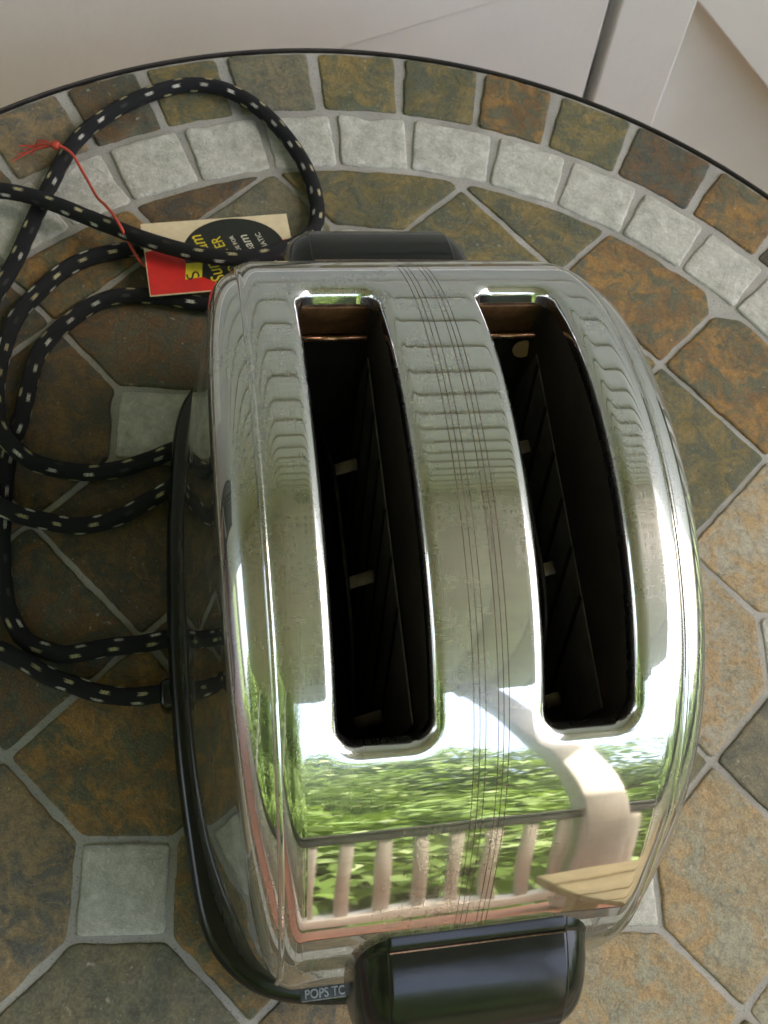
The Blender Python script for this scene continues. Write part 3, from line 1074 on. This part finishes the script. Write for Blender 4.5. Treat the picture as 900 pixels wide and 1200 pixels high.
for i in range(len(bprof) - 1):
    for k in range(no):
        l = (k + 1) % no
        F.append((i * no + k, i * no + l, (i + 1) * no + l, (i + 1) * no + k))
link('base', pydata('base', V, F), M_BAKE, toaster)
V = [((p + n * 16).x * mm, (p + n * 16).y * mm, 12 * mm) for p, n in zip(ol, onrm)]
link('bottom_plate', pydata('bottom_plate', V, [tuple(range(no))], False), M_WELL, toaster)
for x in (-1, 1):
    for y in (-1, 1):
        bmf = bmesh.new()
        bmesh.ops.create_cone(bmf, cap_ends=True, segments=20, radius1=7 * mm, radius2=8 * mm, depth=9.4 * mm)
        m_ = bpy.data.meshes.new('foot'); bmf.to_mesh(m_); bmf.free()
        f = link('foot', m_, M_BAKE, toaster)
        f.location = (x * 60 * mm, y * 105 * mm, 4.8 * mm)

# wells
def well(sg):
    rim = RIMS[sg]
    n = len(rim)
    zl = [None, 0.150, 0.10, 0.046]
    V, F = [], []
    uc = sg * (S1 + S2) / 2 * mm
    for z in zl:
        for p in rim:
            V.append((uc + (p[0] - uc) * 1.02, p[1] * 1.003, p[2] if z is None else min(p[2], z)))
    for i in range(len(zl) - 1):
        for k in range(n):
            l = (k + 1) % n
            F.append((i * n + k, (i + 1) * n + k, (i + 1) * n + l, i * n + l))
    F.append(tuple((len(zl) - 1) * n + k for k in range(n)))
    w = link('toast_well', pydata('toast_well', V, F), M_WELL, toaster)
    # rusty end plate and copper bar at the far end
    ep = link('end_plate', box_mesh('end_plate', 24.4 * mm, 0.8 * mm, 20 * mm, 0.0003, 1), M_RUST, w)
    vf = max(p[1] for p in rim) * 1000
    zf = [p[2] for p in rim if p[1] * 1000 > vf - 0.6][0] * 1000
    ep.location = (uc, (vf - 0.8) * mm, (zf - 9.4) * mm)
    br = link('cross_bar', tube_mesh('cross_bar', [(-12.2 * mm, 0, 0), (12.2 * mm, 0, 0)], 1.1 * mm, 10), M_COPPER, w)
    br.location = (uc, (vf - 2.6) * mm, (zf - 15) * mm)
    # toast guide rail with three tabs
    ru = uc + (2.2 if sg < 0 else 2.0) * mm
    zg = 126 if sg < 0 else 152
    gr = link('guide_rail', tube_mesh('guide_rail', catmull([(ru, -58 * mm, (zg - 26) * mm), (ru, -30 * mm, zg * mm), (ru, 0, (zg + 3) * mm), (ru, 30 * mm, zg * mm), (ru, 56 * mm, (zg - 18) * mm)], 8), 0.7 * mm, 8), M_WELL, w)
    for y in ((35, -8, -51) if sg < 0 else (27, -16, -54)):
        L = 9.5 if sg < 0 else 5.0
        tb = link('guide_tab', box_mesh('guide_tab', L * mm, 4.2 * mm, 0.7 * mm, 0.0003, 2), M_GUIDE, w)
        tb.location = (ru + (L / 2) * mm, y * mm, (zg + 2 - (abs(y) / 50) ** 2 * 14) * mm)
        tb.rotation_euler = (radians(14), radians(-12), radians(10))
    # mica cards with wound heating ribbon on both long walls
    for q in (-1, 1):
        x = uc + q * 12.1 * mm
        cd = link('mica_card', box_mesh('mica_card', 0.5 * mm, 118 * mm, 92 * mm), M_MICA, w)
        cd.location = (x, -2 * mm, 112 * mm)
        rb = box_mesh('heating_ribbon', 0.5 * mm, 1.6 * mm, 104 * mm)
        for k in range(7):
            r_ = link('heating_ribbon', rb, M_RIBBON, w)
            r_.location = (x - q * 0.7 * mm, (-50 + k * 16) * mm, 112 * mm)
            r_.rotation_euler = (radians(-26), 0, 0)
    if sg > 0:
        bmd = bmesh.new()
        bmesh.ops.create_cone(bmd, cap_ends=True, segments=20, radius1=3.6 * mm, radius2=3.6 * mm, depth=0.6 * mm)
        m_ = bpy.data.meshes.new('mica_washer'); bmd.to_mesh(m_); bmd.free()
        dsk = link('mica_washer', m_, M_MICADISC, w)
        dsk.location = (uc + 10.4 * mm, (vf - 3.2) * mm, (zf - 23) * mm)
        dsk.rotation_euler = (radians(70), 0, 0)
well(-1)
well(1)

# handles: a moulded body between two rounded end lobes
def handle(sg):
    # section (distance out from the toaster centre, height)
    sec = [(104, 70), (118, 68), (132, 70), (142, 76), (148.5, 85), (150, 94), (147.5, 104), (141, 113), (133, 118.6), (126, 121.4), (121.4, 122.6), (120.6, 122.9), (119.6, 124.0), (116.5, 125.4), (112.5, 126.0), (104, 126.0)]
    secs = catmull([Vector((a, b, 0)) for a, b in sec], 4, False)
    def loft(name, u0, u1, r, shrink):
        ca = (126.0, 97.0)
        us = []
        nr = 7
        for k in range(nr + 1):
            a = (pi / 2) * k / nr
            us.append((u0 + r * (1 - sin(a)) if False else u0 + r * (1 - cos(pi / 2 - a)), r * (1 - sin(a))))
        us = [(u0 + r * (1 - cos(x)), r * (1 - sin(x))) for x in [(pi / 2) * k / nr for k in range(nr + 1)]]
        us += [(u0 + r + (u1 - u0 - 2 * r) * k / 8, 0.0) for k in range(1, 8)]
        us += [(u1 - a + u0, b) for a, b in us[:nr + 1][::-1]]
        V, F = [], []
        for (u, ins) in us:
            for p in secs:
                dx, dz = p.x - ca[0], p.y - ca[1]
                L = math.hypot(dx, dz)
                k = (L - ins - shrink) / L
                # the attached side keeps its depth
                V.append((u * mm, sg * (ca[0] + dx * k) * mm if p.x > 105 else sg * 104 * mm, (ca[1] + dz * k) * mm))
        n = len(secs)
        for i in range(len(us) - 1):
            for j in range(n - 1):
                F.append((i * n + j, i * n + j + 1, (i + 1) * n + j + 1, (i + 1) * n + j))
        F.append(tuple(range(n))); F.append(tuple((len(us) - 1) * n + j for j in range(n - 1, -1, -1)))
        me = pydata(name, V, F)
        b = bmesh.new(); b.from_mesh(me); bmesh.ops.recalc_face_normals(b, faces=b.faces[:]); b.to_mesh(me); b.free()
        me.set_sharp_from_angle(angle=radians(60))
        return me
    h = link('handle', loft('handle', -28.0, 28.0, 1.6, 0.0), M_BAKE, toaster)
    h.location = (3.2 * mm, 0, (-1.0 if sg < 0 else -4.0) * mm)
    ml = link('mould_line', tube_mesh('mould_line', [(-27.2 * mm, sg * 121.1 * mm, 122.75 * mm), (27.2 * mm, sg * 121.1 * mm, 122.75 * mm)], 0.28 * mm, 6), M_GROOVE2, h)
    link('end_lobe', loft('end_lobe', -36.6, -12.0, 11.5, 0.7), M_BAKE, h)
    link('end_lobe', loft('end_lobe', 12.0, 36.6, 11.5, 0.7), M_BAKE, h)
handle(-1)
handle(1)


# lettered plate on the front of the base
def text_mesh(body, size, ext, bevel=0.0, shear=0.0, sx=1.0):
    c = bpy.data.curves.new('t', 'FONT')
    c.body = body; c.size = size; c.extrude = ext; c.bevel_depth = bevel; c.shear = shear
    c.resolution_u = 3
    o = bpy.data.objects.new('t', c)
    COL.objects.link(o)
    dg = bpy.context.evaluated_depsgraph_get()
    me = bpy.data.meshes.new_from_object(o.evaluated_get(dg))
    bpy.data.objects.remove(o); bpy.data.curves.remove(c)
    for v in me.vertices: v.co.x *= sx
    return me
pl = link('name_plate', box_mesh('name_plate', 86 * mm, 5.8 * mm, 1.2 * mm, 0.0005, 2), M_PLATE, toaster)
pl.location = (0, -134.4 * mm, 22.2 * mm)
pl.rotation_euler = (radians(10), 0, 0)
tx = link('raised_lettering', text_mesh('POPS TOAST', 4.7 * mm, 0.00022, 0.00008, 0, 0.84), M_LETTER, pl)
tx.location = (-41.5 * mm, -1.65 * mm, 0.75 * mm)
fr = [(-42.4, -2.5), (42.4, -2.5), (42.4, 2.5), (-42.4, 2.5)]
bd = link('plate_border', tube_mesh('plate_border', [(a * mm, b * mm, 0.62 * mm) for a, b in fr], 0.22 * mm, 6, True), M_LETTER, pl)

# cord grommet
gm = link('cord_grommet', box_mesh('cord_grommet', 9 * mm, 13 * mm, 15 * mm, 0.003, 3), M_BAKE, toaster)
gm.location = (-85.5 * mm, -16 * mm, 8 * mm)

# ================================================================== cord
cordp = [(-61, 103, 5), (-72, 95, 5), (-84, 88, 5), (-97, 79, 5), (-104, 77, 5), (-116, 77, 5), (-129, 86, 5), (-138, 98, 5), (-149, 117, 5), (-159, 138, 5), (-164, 152, 5), (-167, 167, 5), (-172, 183, 5), (-176, 201, 5), (-172, 221, 5), (-162, 240, 5), (-144, 251, 5), (-116, 260, 5), (-100, 268, 5),
         (-96, 278, 5), (-106, 288, 5), (-124, 288, 5), (-143, 283, 5), (-161, 273, 5), (-178, 259, 5), (-187, 245, 5), (-192, 227, 5), (-194, 211, 5), (-190, 192, 5), (-182, 173, 9), (-169, 155, 13.5), (-155, 149, 11), (-145, 150, 7), (-130, 155, 5), (-117, 163, 5), (-106, 174, 5), (-97, 184, 5),
         (-88, 184, 5), (-87, 175, 5), (-99, 154, 5), (-107, 142, 5), (-119, 132, 5), (-133, 127, 7), (-146, 123, 13), (-158, 125, 13), (-178, 137, 8), (-197, 162, 5), (-206, 188, 5), (-208, 208, 5),
         (-209, 237, 5), (-213, 264, 5), (-216, 287, 5), (-218, 313, 5), (-213, 335, 5), (-201, 359, 5), (-183, 378, 5), (-161, 384, 5), (-136, 377, 5), (-111, 360, 5), (-95, 340, 5), (-89, 321, 8), (-94, 302, 15), (-109, 283, 20), (-127, 274, 21), (-152, 270, 20), (-179, 271, 16), (-211, 271, 14), (-231, 267, 13), (-254, 260, 8),
         (-265, 215, 5), (-243, 151, 5), (-200, 94, 5), (-163, 68, 5), (-140, 65, 8), (-124, 68, 11), (-111, 68, 10), (-101, 67, 7), (-91, 68, 5), (-79, 69, 5), (-66, 73, 5), (-55, 79, 6)]
cp = catmull([(x * mm, y * mm, ZT + z * mm) for x, y, z in cordp], 7)
cord = link('power_cord', tube_mesh('power_cord', cp, 3.9 * mm, 18, False, True), M_CORD)
tag(cord, 'black cloth-braided cord with cream flecks coiled beside the toaster', 'cord')

# ================================================================== tag
# card corner frame in world millimetres, lying tilted over the cord
tA = Vector((-165, 282)); tB = Vector((-107, 319)); tD = Vector((-142, 247))
ex_ = (tB - tA); LX = ex_.length; ex_ = ex_ / LX
ey_ = Vector((-ex_.y, ex_.x))
LY = abs((tD - tA).dot(ey_))
tagr = empty('hang_tag', (tA.x * mm, tA.y * mm, ZT + 11.2 * mm), math.atan2(ex_.y, ex_.x))
tag(tagr, 'red and cream paper tag with black disc lying under the cord', 'tag')
tagr.rotation_euler = (radians(-3), radians(-1), math.atan2(ex_.y, ex_.x))
LX = 72.0; LY = LY + 1
def flat(name, P, z, mat, parent=tagr, th_=0.0):
    v = [(x * mm, y * mm, z * mm) for x, y in P]
    if th_:
        n = len(P)
        v += [(x * mm, y * mm, (z - th_) * mm) for x, y in P]
        f = [tuple(range(n)), tuple(range(2 * n - 1, n - 1, -1))] + [(i, n + i, n + (i + 1) % n, (i + 1) % n) for i in range(n)]
    else: f = [tuple(range(len(P)))]
    return link(name, pydata(name, v, f, False), mat, parent)
flat('card', [(0, 0), (0, -LY), (LX, -LY), (LX, 0)], 0, M_TAGCREAM, tagr, 0.5)
red = [(0.4, -LY * .40), (0.4, -LY + .5), (LX - .4, -LY + .5), (LX - .4, -LY * .36)] + [(LX * (1 - k / 12), -LY * (.36 + .05 * sin(pi * k / 12))) for k in range(1, 12)]
flat('red_print', red, 0.06, M_TAGRED)
dc = (LX * .60, -LY * .47)
flat('black_disc', [(dc[0] + 25 * cos(a * pi / 24), dc[1] + 19.5 * sin(a * pi / 24)) for a in range(48)], 0.12, M_TAGBLACK)
flat('yellow_block', [(19, -LY * .60), (17.5, -LY * .82), (25.5, -LY * .80), (27, -LY * .60)], 0.18, M_TAGYEL)
def tag_text(body, size, x, y, rot, mat, shear=0.0, name='printed_lettering', sx=1.0):
    o = link(name, text_mesh(body, size * mm, 0.00002, 0, shear, sx), mat, tagr)
    o.location = (x * mm, y * mm, 0.22 * mm)
    o.rotation_euler = (0, 0, rot)
RT = radians(108)
tag_text('S', 9, 25, -LY * .80, RT, M_TAGBLACK, 0, sx=1.1)
tag_text('Sunbeam', 10.0, dc[0] - 6.0, dc[1] - 17.0, RT, M_TAGYEL, 0.25, sx=0.82)
tag_text('TOASTER', 7.4, dc[0] + 2.2, dc[1] - 16.0, RT, M_TAGYEL, 0.1, sx=0.84)
tag_text('SEE INSIDE FOR', 2.9, dc[0] + 6.5, dc[1] - 10, RT, M_TAGWHITE)
tag_text('Sunbeam', 7.0, dc[0] + 15.0, dc[1] - 15, RT, M_TAGWHITE, 0.25)
tag_text('AUTOMATIC', 3.6, dc[0] + 20.0, dc[1] - 10, RT, M_TAGWHITE)
# red string through the hole
sp = catmull([(-139, 256, 12.6), (-146, 260, 12), (-157, 264, 10), (-170, 270, 24.5), (-180, 277, 22), (-190, 286, 12), (-203, 297, 9.5), (-213, 304, 11), (-221, 305, 12)], 8)
inv = Matrix.Translation(tagr.location) @ tagr.rotation_euler.to_matrix().to_4x4()
inv = inv.inverted()
def tl(p): return inv @ Vector((p[0] * mm, p[1] * mm, ZT + p[2] * mm))
st = link('string', tube_mesh('string', [tl(p) for p in sp], 0.75 * mm, 8), M_STRING, tagr)
bmk = bmesh.new(); bmesh.ops.create_icosphere(bmk, subdivisions=2, radius=2.3 * mm)
for v in bmk.verts: v.co *= 1 + 0.25 * noise.noise(v.co * 700)
m_ = bpy.data.meshes.new('knot'); bmk.to_mesh(m_); bmk.free()
kn = link('knot', m_, M_STRING, st); kn.location = tl((-222, 305, 11))
for k in range(6):
    rr = random.Random(k)
    e = (-236 + rr.uniform(-4, 3), 295 + rr.uniform(-6, 5), 3 + rr.uniform(0, 6))
    mid = (-229 + rr.uniform(-2, 2), 302 + rr.uniform(-3, 3), 9 + rr.uniform(-2, 3))
    link('frayed_strand', tube_mesh('frayed_strand', [tl(p) for p in catmull([(-222, 305, 11), mid, e], 5)], 0.42 * mm, 6), M_STRING, st)
